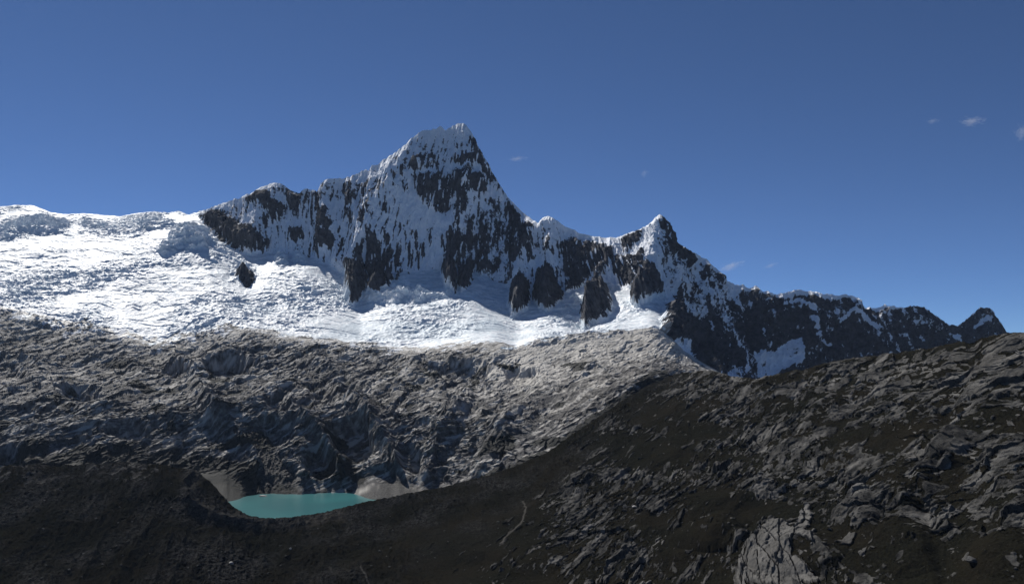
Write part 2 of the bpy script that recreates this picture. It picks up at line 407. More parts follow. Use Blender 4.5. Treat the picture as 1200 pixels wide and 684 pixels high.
rocksd = np.full(PX.shape, -40., np.float32)
butt = np.zeros(PX.shape, np.float32)
for p in ROCK:
    s = sdf(p, wx, wy, 14)
    rocksd = np.maximum(rocksd, s)
    w = max(3., min(16., .5 * (max(a[0] for a in p) - min(a[0] for a in p))))
    butt = np.maximum(butt, np.clip((s + .5) / w, 0, 1) ** .7 * w)
vn = 8.0 * fbm(X / 10. + .3 * Z / 60., Z / 85., o=4, gain=.6) + 3.5 * fbm(X / 30., Z / 120. + 5, Y / 50., o=4, gain=.6)
inn = 4.0 * fbm(X / 30., Y / 30., Z / 30., o=4, gain=.6)
rocksd = rocksd + np.where(SEG > 4.95, vn, inn) * (rocksd > -13)
# ribs: long buttress lines standing out of the walls  (line, half width px, height m)
RIBS = [([(482,168),(470,195),(452,222),(434,252),(428,275),(410,312),(405,350)], 34, 55),
        ([(541,146),(548,200),(548,232),(536,265),(528,300),(526,335)], 30, 45), ([(556,170),(575,250),(570,310)], 18, 25),
        ([(638,256),(618,285),(606,320),(603,365)], 26, 50), ([(648,258),(642,300),(640,355)], 20, 28),
        ([(716,282),(712,310),(698,345),(690,380)], 22, 45), ([(773,254),(764,290),(758,320),(750,352)], 26, 50),
        ([(800,292),(790,330),(785,360),(800,400)], 22, 38), ([(842,322),(836,350),(852,390),(872,436)], 22, 40),
        ([(322,214),(305,250),(292,292)], 26, 40), ([(376,214),(381,250),(381,290)], 14, 26), ([(412,206),(411,250),(408,300)], 14, 18),
        ([(892,342),(896,380),(886,420)], 18, 32), ([(950,344),(948,380),(930,432)], 20, 45), ([(1006,352),(1030,400),(1045,430)], 20, 36), ([(1088,365),(1110,400),(1120,430)], 20, 30), ([(1156,360),(1150,380),(1140,410)], 18, 30)]
rib = np.zeros(PX.shape, np.float32)
for line, hw, hh in RIBS:
    d, t = ldist(line, wx + 3 * perlin(PY * .05, PX * .02), PY, 60)
    rib = np.maximum(rib, hh * np.clip(1 - d / hw, 0, 1) ** 1.25 * np.clip(.35 + t * 1.6, 0, 1))
# fluting of ice and rock: gullies that run down the fall line
gx = X + .16 * (Z - 600) * np.sin(X * .004) + 14 * fbm(X * .01, Z * .006, o=3)
fl1 = ridged(gx / 85., Z / 420., o=3, gain=.5); fl2 = ridged(gx / 27., Z / 190. + 7, o=3, gain=.55)
crag = ridged(X / 130., Y / 130., Z / 150., o=6, gain=.6)
crag2 = ridged(X / 34., Y / 34., Z / 50., o=4, gain=.6)
rockw = sstep(-2, 3, rocksd)
face = np.maximum(face, sstep(-1.2, 1.0, rocksd) * (SEG > 3.02) * (SEG < 6.001))
face = np.maximum(face, sstep(774, 792, wx) * sstep(3.0, 3.5, SEG) * (SEG < 6.001))
disp = face * (rib + butt * (2.0 + 2.6 * sstep(5.1, 4.9, SEG) * (PX < 780)) + 20 * (fl1 - .45) + 10 * (fl2 - .4) + 4.5 * (ridged(gx / 11., Z / 110. + 3, o=2) - .4) + (22 * (crag - .3) + 11 * (crag2 - .3)) * (.35 + .65 * np.maximum(rockw, (PX > 780) * 1.5)))
disp *= .25 + .75 * crest

# glacier: broken ice, seracs and crevasses
glac = (SEG > 2.9) & (SEG <= 6) & (PX < 800) & (face < .5)
gw = glac.astype(np.float32)
gw = blur2(gw, 3, 1)
flow = sstep(-.25, .35, fbm(X / 420., Y / 420., o=3))                # calm and broken stretches
flow = np.clip(flow * .9 + .05 + (PX < 330) * .12, 0, 1)
ice1 = ridged(X / 95. + .4 * fbm(X/200., Y/200., o=2), Y / 70., Z / 60., o=4, gain=.62)
ice2 = ridged(X / 26., Y / 30., Z / 22., o=3, gain=.6)
crv = ridged((X + 60 * fbm(X / 200., Y / 200., o=2)) / 320., (Y + .2 * X + 50 * fbm(X / 260. + 9, Y / 200., o=3)) / 46., o=2, gain=.6)
bump_big = fbm(X / 260., Y / 200., Z / 160., o=3)
disp = disp + gw * (14 * bump_big + (13 * (ice1 - .35) + 5.5 * (ice2 - .3)) * (.12 + .95 * flow) - 5.5 * sstep(.62, .85, crv) * (.3 + .7 * flow)) * np.where(leftg > .5, .1 + .9 * crest, 1)
# bulging seracs near the head of the glacier
for cx, cy, rx, ry, hh in [(222,278,26,16,55),(48,264,34,12,38),(12,275,24,9,35),(108,262,16,5,14),(185,262,22,6,14),(196,292,12,9,40),(352,300,9,10,30),(330,304,9,9,26),(470,345,60,9,32),(285,320,16,14,20)]:
    r = np.hypot((PX + 3 * perlin(X*.02, Y*.02) - cx) / rx, (PY - cy) / ry); disp = disp + (hh * .6 * (1 + .8 * (ice1 - .4)) * np.clip(1 - r * r, 0, 1) ** .7 + 9 * (ice1 - .4) * sstep(1.3, .8, r)) * (SEG < 6) * np.clip(crest * 2, 0, 1)

# cliffs of the cirque under the ice
cl = sstep(.9, 1.2, SEG) * (1 - sstep(2.8, 3.05, SEG)); cl = np.where(PX > 800, cl * .5, cl)
lowerw = 1 - sstep(1.7, 2.3, SEG)
slabs = sstep(500, 640, PX + (PY - 430) * -.8)                       # right side: smooth gentle slabs
c1 = ridged(X / 330., Y / 330., Z / 200., o=5, gain=.42)
c2 = ridged(X / 90. + 8, Y / 90., Z / 60., o=4, gain=.45)
ang = R_(32); tx = X * math.cos(ang) + (Z * 1.3 + .1 * Y) * math.sin(ang); ty = -X * math.sin(ang) + (Z * 1.3 + .1 * Y) * math.cos(ang)
fol = ridged(tx / 160., ty / 22. + 1.2 * fbm(X/150., Z/100., o=3), o=4, gain=.6)
w1 = fbm(X / 70., Y / 70., o=3)
fa, fe, fc_ = facet(tx / 110. + w1 * .5, ty / 48. + w1 * .4, 6, 11)
fb, fe2, fc2 = facet(tx / 44. + w1 * .8 + 9, ty / 19. + w1 * .6, 3.2, 6)
fc3, _, fc4 = facet(tx / 18. + 3, ty / 8. + w1 * .8, 2.0, 4.2)
blocks = fa + fb + fc3
disp = disp + cl * (32 * (c1 - .35) * (1 - .65 * slabs) + 2.5 * (c2 - .3) + 2.6 * fbm(X / 13., Y / 16., Z / 10., o=3, gain=.65) + 2.0 * (fol - .35) + blocks * (1 - .5 * slabs) + 2.2 * fbm(tx / 40., ty / 8., Y / 70., o=3, gain=.6)) * sstep(1.0, 1.25, SEG)
# alcoves and steep dark noses in the headwall (cx, cy, rx, ry, depth)
for cx, cy, rx, ry, dp in [(412,512,30,30,-58),(372,540,22,22,-48),(268,428,34,14,-55),(205,432,26,10,-38),(478,540,16,22,-30),(335,470,30,14,-34),(390,455,34,16,-30),(540,432,40,12,-34),(610,438,26,10,-26),(95,460,30,12,-34),(10,440,26,14,-28),(150,505,26,12,-28),(8,535,26,16,-46),(325,505,22,18,-26)]:
    r = np.hypot((wx + 5 * perlin(X*.012, Y*.012) - cx) / rx, (wy - cy) / ry)
    disp = disp + .9 * dp * sstep(1.1, .5, r + .35 * w1 + .15 * fe) * cl
# buttress ridges that border the alcoves, lit on their left
for line, hw, hh in [([(395,455),(430,480),(455,525),(478,565)], 16, 34), ([(340,470),(372,500),(400,545)], 14, 28), ([(500,560),(520,500),(545,460)], 16, 26), ([(250,470),(290,520),(320,560)], 18, 24), ([(560,545),(590,500),(640,455)], 18, 22), ([(190,400),(230,440),(260,500)], 16, 18)]:
    d, t = ldist(line, wx, wy, 50); disp = disp + hh * np.clip(1 - d / hw, 0, 1) ** 1.2 * cl
# fans of debris at the foot of the walls
fan = np.zeros(PX.shape, np.float32)
for pl in [[(296,500),(306,500),(322,528),(345,555),(352,580),(290,585),(305,545)], [(412,580),(440,572),(466,556),(480,570),(500,578),(500,590),(400,590)], [(262,562),(285,568),(310,572),(330,585),(270,590)]]:
    fan = np.maximum(fan, sstep(-7, 6, sdf(pl, wx + 10 * fbm(X / 70., Y / 70., o=4), wy + 8 * fbm(X / 60. + 7, Y / 60., o=4), 14)))
disp = disp * (1 - fan * .8) + fan * (7 * fbm(X / 25., Y / 25., o=5, gain=.65) + 3.5 * ridged(X / 14., (Y + Z) / 60., o=3))
disp = disp * sstep(.95, 1.22, SEG)
disp = np.where(SEG > 6, 0, disp)
P1 = np.stack([X, Y, Z], -1) + N * disp[..., None]

# surface covers of sheet 1
vert = fbm(gx / 13., Z / 95., o=3, gain=.6); patch = fbm(X / 55., Y / 60., Z / 45., o=4, gain=.6)
snow = .80 + .42 * patch + .5 * vert
snow = snow - .30 * sstep(195, 250, PX * 0 + PY) * (PX > 360) * (PX < 470) * sstep(.05, .5, vert * -1 + .1)
for pl, am in [([(498,244),(560,232),(592,232),(628,268),(600,335),(560,345),(530,345),(520,300),(540,262)], .30), ([(456,186),(486,158),(520,150),(556,160),(570,185),(560,205),(480,205)], .16),
               ([(770,256),(800,292),(845,320),(875,345),(875,400),(830,400),(790,350),(765,300)], .26), ([(640,258),(700,282),(715,300),(700,335),(640,345),(605,335),(612,290)], .16), ([(368,215),(470,185),(450,250),(410,300),(370,300)], .06)]:
    snow = snow - am * sstep(-4, 6, sdf(pl, wx, wy, 14))
snow0 = snow + .0
snow = np.where(rocksd > -8, np.minimum(snow, .55 - .30 * rocksd + .35 * patch + .30 * vert * (SEG > 4.95)), snow)
# snow lying in the gullies and on the ledges inside rock
ledge = np.clip(N[..., 2], 0, 1)
snow = np.where(rocksd > 1.2, np.minimum(snow0, -.06 + .24 * sstep(270, 240, PY) * (PX > 400) * (PX < 600) + .08 * (SEG > 4.95) + .85 * patch + (.45 + 1.1 * (SEG > 4.95)) * vert + .35 * (fl2 - .4) - .010 * np.clip(rocksd, 0, 10)), snow)
rightw = sstep(855, 885, PX)
topd = PY - sky_py[None, :]
capn = np.interp(PX, [855, 880, 905, 915, 950, 985, 1005, 1013, 1020, 1050, 1056, 1200], [8, 5, 3, 9, 8, 6, 3, 3, 6, 5, .3, .3])
rsnow = .27 + .85 * patch + .65 * vert + .30 * (fl1 - .5) + .25 * (crag - .35) - .10 * sstep(10, 50, topd) + .9 * sstep(capn, capn * .3, topd - 3 * patch)
rsnow = rsnow + .75 * sstep(-2, 2, sdf([(884,412),(895,416),(915,406),(928,398),(937,398),(934,428),(915,436),(895,448),(884,444),(880,424)], wx, wy, 12))
rsnow = rsnow + .7 * sstep(-1, 1.5, sdf([(863,414),(868,420),(874,445),(870,445)], wx, wy, 8))
rsnow = rsnow + .8 * sstep(-1, 1, sdf([(1038,411),(1049,417),(1046,422),(1038,420)], wx, wy, 8))
for ln in [[(945,374),(955,388),(970,404)], [(985,375),(1000,362),(1008,366),(1022,386)], [(1142,382),(1152,374)], [(920,355),(935,350),(950,365)], [(1110,392),(1122,398)], [(858,345),(868,362)]]:
    d, t = ldist(ln, wx, wy, 20); rsnow = rsnow + .75 * sstep(3.2, .8, d)
snow = snow * (1 - rightw) + rsnow * rightw
capl = (PX > 582) * (PX < 850) + (PX > 250) * (PX < 330) * .7 + (PX > 440) * (PX < 552) * .8
snow = snow + .8 * capl * sstep(7, 1, topd) * (rocksd < 1)
shl = np.clip(face, 0, 1) * (PX > 232) * (PX < 375)                    # the broken shoulder left of the summit
snow = snow - shl * (.16 + .2 * patch)
tone = sstep(-.1, .5, fbm(X / 140., Y / 140., Z / 110. + 4, o=4)) * .5
tone_rock = tone * np.where(PX > 780, .25, .4)
# reddish shoulder rock keeps 'tone' high
tone_rock = np.maximum(tone_rock, .35 * sstep(0, 6, sdf([(236,250),(300,262),(312,296),(270,292)], PX, PY, 14)))
tone_cl = np.clip(.02 - .22 * lowerw + .9 * fbm(X / 260., Y / 260., Z / 120., o=4, gain=.6) + .75 * slabs * sstep(2.0, 2.75, SEG) , 0, 1)
tone_cl = tone_cl + .30 * sstep(2.6, 2.95, SEG)
tone_cl = np.maximum(tone_cl, .60 * sstep(2.75, 2.95, SEG) * sstep(420, 560, PX))
tone_gl = np.clip(1.1 * fbm(X / 220. + 5, Y / 160., o=4, gain=.65) - .05, 0, .55)
tone_gl = np.maximum(tone_gl, .6 * sstep(-3, 4, sdf([(395,385),(430,372),(520,378),(580,372),(600,384),(560,392),(500,398),(420,400),(370,396)], wx, wy, 14) + 0))
dirt = .9 * sstep(3.16, 3.0, SEG) * (.45 + 1.1 * fbm(X / 60., Y / 60., o=4)) + sstep(3.08, 3.0, SEG) * .3
tone_all = np.where(SEG < 3, tone_cl, np.where(face > .5, tone_rock, tone_gl))
d1, _ = ldist([(318,528),(308,500),(318,470),(312,440)], wx, wy, 12); d2, _ = ldist([(404,485),(420,500),(446,545),(470,570)], wx, wy, 12)
strk = sstep(2.5, .5, d1) * .5 + sstep(2.5, .5, d2) * .35
tone_all = np.clip(tone_all + (SEG < 3) * strk, 0, 1)
fine = fbm(tx / 45., ty / 8., Y / 80., o=4, gain=.65)
tone_all = np.clip(tone_all + (SEG < 3) * (1.3 * fine + .40 * (fc2 - .45) + .35 * (fc4 - .5) + .9 * np.clip(fbm(X / 18., Y / 24., Z / 14., o=3, gain=.7), -.3, 1) + .8 * sstep(.08, .4, fbm(tx / 90. + 3, ty / 12., Y / 120., o=3))), 0, 1)
pale = ridged(gx / 40. + 3, (Z + .3 * Y) / 120., o=3)                   # pale quartz and water streaks on the cliffs
tone_all = tone_all + (SEG < 3) * .6 * sstep(.62, .85, pale) * sstep(0, .3, fbm(X/300., Y/300. + 4, o=2))
# old snow below the ice edge on the rock
clsnow = np.where((SEG > 2.55) & (SEG < 3.3), .12 + .75 * sstep(2.65, 3.02, SEG) * (.35 + 1.3 * patch) - .2 * (PX > 600), 0) + 0
grass = sstep(-3, 3, sdf([(-260,548),(-60,540),(60,538),(120,528),(190,540),(230,550),(250,575),(200,600),(-260,600)], wx, wy, 14)) * .3
grass = np.maximum(grass, (SEG < 3) * .9 * sstep(-3, 3, sdf([(560,560),(600,545),(650,520),(700,480),(740,455),(800,436),(840,436),(880,450),(900,600),(600,600)], wx, wy, 14)))
grass = np.maximum(grass, (SEG < 3) * (.7 * sstep(.05, .35, fbm(X/120., Y/120., Z/60., o=4)) * (PY > 425)))

grass = np.maximum(grass, (SEG < 3) * sstep(500, 545, PY + 26 * fbm(X / 90., Z / 50., o=4)) * sstep(275, 225, PX) * .85)
grass = np.maximum(grass, sstep(1.45, 1.25, SEG) * sstep(312, 292, PX + 8 * fbm(X / 30., Z / 20., o=3)) * 1.1 * (SEG < 1.5))
jag2 = 3.0 + .04 * fbm(X / 60., X * 0 + 2, o=3)
region = np.full(PX.shape, 1)
edge = 3 + .20 * fbm(X / 70., Y / 60., o=5, gain=.65) - .02
region[SEG < edge] = 3
region[glac & (region != 3)] = 2
region[(SEG >= 3.02) & (face >= .5)] = 1
region[(wx > 780) & (SEG >= 3)] = 1
region[SEG >= 6] = np.where(leftg[SEG >= 6] > .5, 2, 1)
snow = np.where(region == 3, clsnow, snow)
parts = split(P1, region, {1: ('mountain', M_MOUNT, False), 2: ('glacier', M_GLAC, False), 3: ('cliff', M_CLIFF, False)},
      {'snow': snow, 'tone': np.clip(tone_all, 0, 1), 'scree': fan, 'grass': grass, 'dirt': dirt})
tag(parts[1], 'jagged snow and rock massif with fluted pyramid summit and dark ridge running right', 'mountain', 'structure')
tag(parts[2], 'broad white glacier of broken ice spread below the peaks', 'glacier', 'structure')
tag(parts[3], 'grey ice polished rock cliffs between the glacier and the turquoise lake', 'cliff', 'structure')

# ================================================================== SHEET 2: moraine (left) and rocky hillside (right)
Fc = curve([(-260,552,1850),(0,546,1900),(60,546,1900),(120,542,1900),(160,543,1900),(200,546,1900),(225,551,1890),(245,563,1870),(260,580,1850),(274,595,1835),(288,604,1826),(310,607,1824),(340,606,1828),(370,602,1845),(400,595,1865),(430,588,1890),(470,580,1930),(500,574,1960),(560,561,1980),(600,548,1980),(640,531,1980),(690,496,2050),(740,462,2180),(790,438,2280),(830,433,2180),(860,440,2080),(885,444,1990),(900,441,1940),(950,430,1850),(1000,420,1750),(1050,413,1650),(1100,405,1550),(1150,396,1420),(1175,391,1360),(1200,390,1300),(1300,382,1180),(1460,372,1080)], 8)
cj = fbm(xs * .06, xs * 0 + 9.3, o=4, gain=.65)
Fc[0] = Fc[0] + cj * np.interp(xs, [0, 180, 240, 300, 600, 700, 900, 1460], [5.0, 4.0, 2.0, 1.2, 1.4, 2.0, 3.0, 3.0])
Fc2 = curve([(-260,578,1770),(0,572,1790),(200,574,1790),(260,600,1780),(310,622,1770),(400,612,1780),(500,590,1840),(600,572,1830),(700,530,1850),(790,478,1960),(885,478,1790),(1000,455,1600),(1100,445,1400),(1200,435,1210),(1460,430,1000)], 12)
F2 = curve([(-260,612,1640),(0,610,1660),(200,618,1680),(300,648,1680),(400,640,1660),(500,622,1680),(600,610,1640),(700,590,1560),(790,560,1540),(885,555,1460),(1000,545,1290),(1100,540,1160),(1200,535,1040),(1460,530,880)], 14)
F1 = curve([(-260,690,1380),(0,690,1430),(200,692,1520),(350,694,1540),(420,694,1480),(600,692,1330),(750,692,1220),(900,692,1110),(1050,692,980),(1200,692,840),(1460,692,720)], 14)
F1z = F1[1] * ray(xs, F1[0])[1]
F0 = (z2py(F1z - 25, F1[1] - 160), F1[1] - 160)
FN = (z2py(-230 + 0 * xs, 350 + 0 * xs), 350 + 0 * xs)
FNN = (z2py(-60 + 0 * xs, 60 + 0 * xs), 60 + 0 * xs)
Fcz = Fc[1] * ray(xs, Fc[0])[1]
dropB = np.interp(xs, [-260, 200, 260, 480, 600, 700, 860, 1460], [60, 60, 40, 45, 60, 80, 200, 260])
dropD = np.interp(xs, [-260, 200, 260, 480, 600, 700, 860, 1460], [120, 120, 70, 80, 90, 110, 300, 420])
Bz = np.minimum(Fcz - dropB, np.where((xs > 230) & (xs < 520), -352, 1e9)); B1 = (z2py(Bz, Fc[1] + dropD), Fc[1] + dropD)
B2 = (z2py(Bz - 200, Fc[1] + dropD + 260), Fc[1] + dropD + 260)
rows = [10, 12, 20, 190, 160, 150, 24, 8]
PY, DD, SEG = sheet([FNN, FN, F0, F1, F2, Fc2, Fc, B1, B2], rows)
rs = np.cumsum([0] + rows)
DD = blur_rows(DD, 9, 4, rs[5])
PX = np.broadcast_to(xs, PY.shape)
X, Y, Z = [a.astype(np.float64) for a in point(PX, PY, DD)]
N = blur2(normals(X, Y, Z), 8); N /= np.linalg.norm(N, axis=-1, keepdims=True)
crest = np.clip((6 - SEG) * 5, 0, 1); crest = np.where(SEG > 6, 0, crest)
# share of solid rock against turf and gravel
hill = sstep(-30, 60, sdf([(500,700),(470,640),(560,600),(640,560),(700,470),(760,440),(880,400),(1480,300),(1480,900),(560,900)], PX, PY, 80) + 30 * fbm(X / 200., Y / 200., o=3))
up = Z + .15 * Y
warp = fbm(X / 260., up / 160., o=3)
A = R_(36) + 0 * X + R_(-14) * sstep(520, 430, PY) + R_(16) * sstep(900, 1100, PX) * sstep(480, 600, PY)
ca, sa = np.cos(R_(34)), np.sin(R_(34))
s_ = X * ca + up * sa + 10 * warp; t_ = -X * sa + up * ca + 10 * warp + 1.5 * fbm(X / 50., up / 40., o=2)
n1 = fbm(s_ / 150., t_ / 34., o=5, gain=.58)
n2 = fbm(s_ / 46. + 9, t_ / 11., o=4, gain=.6)
def saw(x, k=.82):
    f = x - np.floor(x); return np.where(f < k, f / k, (1 - f) / (1 - k))
def sid(x): return np.floor(x).astype(np.int32)
q1 = t_ / 34. + .4 * fbm(s_ / 190., t_ / 90. + 3, o=3); am1 = sstep(-.15, .35, fbm(s_ / 110. + sid(q1) * 3.7, t_ / 300., o=3))
q2 = t_ / 11. + .4 * fbm(s_ / 60., t_ / 40. + 8, o=3);  am2 = sstep(-.2, .35, fbm(s_ / 38. + sid(q2) * 5.1, t_ / 200., o=3))
ridge1 = saw(q1) * am1; ridge2 = saw(q2) * am2
rockiness = sstep(-.32, .25, fbm(X / 210. + 2, up / 110., o=4, gain=.6) + np.interp(PX, [480, 640, 800, 1200], [-.35, -.05, .10, .10]) + .18 * sstep(500, 440, PY))
bias = (rockiness - .5) * .30 - .15 + .10 * fbm(X / 70., up / 40. + 3, o=3)
k1 = fbm(s_ / 80. + 3, t_ / 11., o=4, gain=.6) + bias; k2 = fbm(s_ / 30. + 1, t_ / 6., o=3, gain=.55) + bias; k3 = fbm(s_ / 11., t_ / 3.6, o=3, gain=.6) + bias
m1 = sstep(.04, .14, k1); m2 = sstep(.08, .2, k2); m3 = sstep(.10, .24, k3)
slabm = np.maximum(np.maximum(m1, m2 * .9), m3 * .8)
vb = voronoi(s_ / 42. + .25 * n2, t_ / 15. + .25 * n1)
big = ridged(X / 300. + 3, Y / 240., o=4, gain=.5)
big2 = fbm(X / 160., Y / 130., o=4)
fac, fe_, fcid = facet(s_ / 60. + .1 * n2, t_ / 13. + .1 * n1, 3.5, 9)
fac2, fe2_, fcid2 = facet(s_ / 24. + .1 * n2 + 5, t_ / 6.0, 1.8, 4.5)
fac0, _, _ = facet(X / 95. + .6 * n1 + 2, up / 60. + .5 * n1, 9, 22)
hd = hill * (14 * (big - .4) + 5 * big2 + fac0 * .25 * rockiness + (2.2 + .55 * fac) * m1 + (1.3 + .6 * fac2) * m2 + 1.0 * m3 + rockiness ** 1.5 * (4.0 * (ridge1 - .2) + 2.2 * (ridge2 - .2) + fac * .25 + fac2 * .3) + 1.0 * fbm(X / 12., Y / 12., o=3, gain=.65))
mor = (1 - hill) * (8 * fbm(X / 120., Y / 160., o=4) + 3.4 * ridged(X / 26., Y / 34., o=5, gain=.6) + 9 * (ridged(X / 60. + .2 * Y / 60., Y / 260., o=4, gain=.6) - .4))
disp = (hd + mor) * (.25 + .75 * crest)
# big outcrops and hollows of the slope (cx, cy, rx, ry, m)
for cx, cy, rx, ry, dp in [(830,628,46,20,26),(850,612,30,14,14),(1040,560,60,34,14),(1100,520,34,26,10),(1000,600,30,34,12),(930,470,70,14,12),(925,640,66,40,20),(1060,640,44,36,16),(760,520,46,14,10),(680,560,60,16,8),(1185,560,40,60,10),(1165,650,40,26,8)]:
    r = np.hypot((PX + 14 * n1 - cx) / rx, (PY + 6 * n1 - cy) / ry); disp = disp + dp * np.clip(1 - r * r, 0, 1) ** .8 * (.6 + .6 * rockiness)
for line, hw, dp in [([(1140,400),(1120,470),(1070,560),(1110,690)], 14, -6), ([(900,460),(820,520),(740,600),(700,690)], 18, -4), ([(1000,470),(940,560),(870,600)], 14, -5), ([(800,470),(760,500),(720,530)], 14, -3)]:
    d, t = ldist(line, PX + 8 * n1, PY, 50); disp = disp + dp * sstep(hw, 0, d)
# knoll at the bottom and the moraine wall that rings the lake outlet
d, t = ldist([(370,692),(430,664),(490,645),(570,638),(640,650)], PX, PY, 40); disp = disp + 9 * np.clip(1 - d / 22, 0, 1) * (PY > 600)
d, t = ldist([(232,552),(212,572),(222,592),(250,606),(300,617),(350,614)], PX, PY, 40); disp = disp + 13 * np.clip(1 - d / 9, 0, 1) ** 1.2 * np.maximum(crest, .4)
disp = np.where(SEG > 6, 0, disp)
disp = disp + np.where(SEG > 6, 0, 1.0 * fbm(X / 7., Y / 9., o=3, gain=.7) + 1.6 * (1 - hill) * ridged(X / 9., Y / 11., o=2))
P2 = np.stack([X, Y, Z], -1) + N * disp[..., None]
rock = hill * (slabm * .78 + .14 * rockiness + .3 * n2 + .35 * (fcid2 - .5)) + (1 - hill) * (.02 + .5 * np.clip(fbm(X / 22., Y / 30., o=4, gain=.7) - .25, 0, 1))
tone = np.clip(1.5 * fbm(s_ / 60. + 4, t_ / 8., o=4, gain=.65) + .5 * (fcid2 - .5) + .05, 0, 1) + .22 * hill * sstep(500, 430, PY)
pale_poly = [(868,660),(880,632),(905,612),(930,618),(944,586),(956,600),(958,625),(975,620),(992,650),(1000,690),(870,690)]
ps = sdf(pale_poly, PX + 15 * n2, PY + 10 * n1, 14) - 9 * sstep(.05, .3, fbm(s_ / 24. + 7, t_ / 9., o=4, gain=.6))
crack = voronoi(PX / 22. - PY / 50. + .35 * n1, PY / 46. + PX / 60. + .2 * n2)
ps = np.where((crack[2] < .30) | (ps - 14 * (crack[1] < .04) < -10), -14, ps)
pm = sstep(-1, 2, ps) * sstep(.02, .05, crack[1]); 
P2 = P2 + N * (sstep(-2, 3, ps) * (2 + 3 * crack[2] + 2 * crack[3]) * sstep(.0, .05, crack[1]))[..., None]
rock = rock - .35 * hill * sstep(14, 2, PY - Fc[0][None, :]) * (PX > 860) * (SEG <= 6)
rock = rock + (1 - hill) * sstep(60, 0, PY - Fc[0][None, :]) * sstep(230, 180, PX) * (.35 + 1.1 * fbm(X / 40., Y / 60., o=4, gain=.65))
rock = np.maximum(rock, pm * .95); tone = np.maximum(tone, pm * (.25 + .55 * crack[2] + .6 * n2))
trail = np.zeros(PX.shape)
for ln, wd, am in [([(613,586),(617,598),(611,609),(604,618),(596,624),(588,640)], 1.2, .6), ([(425,670),(429,677),(433,686)], 1.5, .6), ([(700,640),(712,632),(720,626)], 1.2, .2)]:
    d, t = ldist(ln, PX + 1.5 * perlin(X / 20., Y / 20.), PY, 20); trail = np.maximum(trail, am * sstep(wd, wd * .4, d))
ringd, _ = ldist([(234,556),(220,574),(228,592),(252,604),(300,614),(350,611),(400,602)], PX + 5 * n1, PY, 30)
trail = np.maximum(trail, .38 * sstep(11, 2, ringd) * (.5 + .9 * fbm(X / 12., Y / 14., o=3)))
scree = (1 - hill) * sstep(-.35, .3, fbm(X / 90., Y / 120., o=4) + .55 * sstep(16, 4, ldist([(232,552),(216,572),(226,592),(250,604),(300,614),(350,610)], PX, PY, 40)[0]) - .12)
lip = sstep(6.05, 5.8, SEG) * sstep(-6, 0, PY - Fc[0][None, :] - 6) 
left = (hill < .5) & ((PX < 560)) | ((hill < .5) & (PX < 700) & (PY > 600) & (PX < 480))
region = np.where(PX + (PY - 600) * .9 - 22 * fbm(X / 200., Y / 200., o=3) < 470, 1, 2)
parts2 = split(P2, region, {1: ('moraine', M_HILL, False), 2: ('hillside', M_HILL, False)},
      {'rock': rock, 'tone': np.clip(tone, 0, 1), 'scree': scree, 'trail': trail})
tag(parts2[1], 'dark gravel moraine damming the turquoise lake', 'moraine', 'structure')
tag(parts2[2], 'dark grassy hillside ribbed with slanting grey rock slabs', 'hillside', 'structure')

# ================================================================== lake
def lake():
    out = [(-700 + 0, 1700), (300, 1700), (300, 2420), (-900, 2420)]
    n = 40
    g = np.linspace(0, 1, n)
    xg = -760 + 1000 * g; yg = 1760 + 700 * g
    XX, YY = np.meshgrid(xg, yg); V = np.stack([XX, YY, np.full(XX.shape, LAKE_Z)], -1).reshape(-1, 3)
    idx = np.arange(n * n).reshape(n, n)
    f = np.stack([idx[:-1,:-1], idx[:-1,1:], idx[1:,1:], idx[1:,:-1]], -1).reshape(-1, 4)
    o = link_mesh('lake', V, f, M_LAKE); tag(o, 'small turquoise meltwater lake behind the moraine', 'lake', 'structure')
lake()

# ================================================================== boulders lying on the slopes
def m_boulder(name, c0, c1):
    t = NT(name); n = t.noise(.5, 6, .7)
    return t.done(t.bsdf(t.mix(t.mapr(n, .35, .65), c0, c1), .9, t.bump(n, .8, .6)))
MB_PALE = m_boulder('pale_granite', (.22, .21, .20), (.38, .37, .35)); MB_DARK = m_boulder('weathered_granite', (.03, .03, .03), (.09, .088, .085))
def boulder_mesh(seed, mat):
    import bmesh
    bm = bmesh.new(); bmesh.ops.create_icosphere(bm, subdivisions=3, radius=1)
    r = np.random.RandomState(seed); pl = r.normal(size=(11, 3)); pl /= np.linalg.norm(pl, axis=1)[:, None]; off = r.uniform(.55, .85, 11)
    for v in bm.verts:
        p = np.array(v.co)
        for a, o_ in zip(pl, off):
            d = p @ a - o_
            if d > 0: p = p - a * d * .92
        v.co = p * np.array([1.15, .95, .72]) + r.normal(size=3) * .012
    me = bpy.data.meshes.new('boulder'); bm.to_mesh(me); bm.free(); me.materials.append(mat); return me
BM = [boulder_mesh(i, MB_DARK) for i in range(5)]; BP = [boulder_mesh(20 + i, MB_PALE) for i in range(3)]
_c = cam.matrix_basis
def ground_at(px, py):
    c = int(np.argmin(np.abs(xs - px))); col = P2[:, c]
    x_, y_, z_ = col[:, 0], col[:, 1], col[:, 2]
    dep = y_ * cT + z_ * sT; yy = 342 - F * (-y_ * sT + z_ * cT) / np.maximum(dep, 1)
    r = np.where(SEG[:, c] <= 6)[0]; k = r[np.argmin(np.abs(yy[r] - py) + (r < 30) * 999)]
    return col[k]
def boulder(px, py, size, me, label, group=None):
    p = ground_at(px, py); o = bpy.data.objects.new('boulder', me); COL.objects.link(o)
    o.location = (p[0], p[1], p[2] + size * .25); o.scale = (size * random.uniform(.8, 1.2), size, size * random.uniform(.8, 1.15)); o.rotation_euler = (random.uniform(-.3, .3), random.uniform(-.3, .3), random.uniform(0, 6.3))
    tag(o, label, 'boulder', None, group); return o
boulder(271, 660, 5.0, BP[0], 'lone pale boulder low on the dark moraine below the lake')
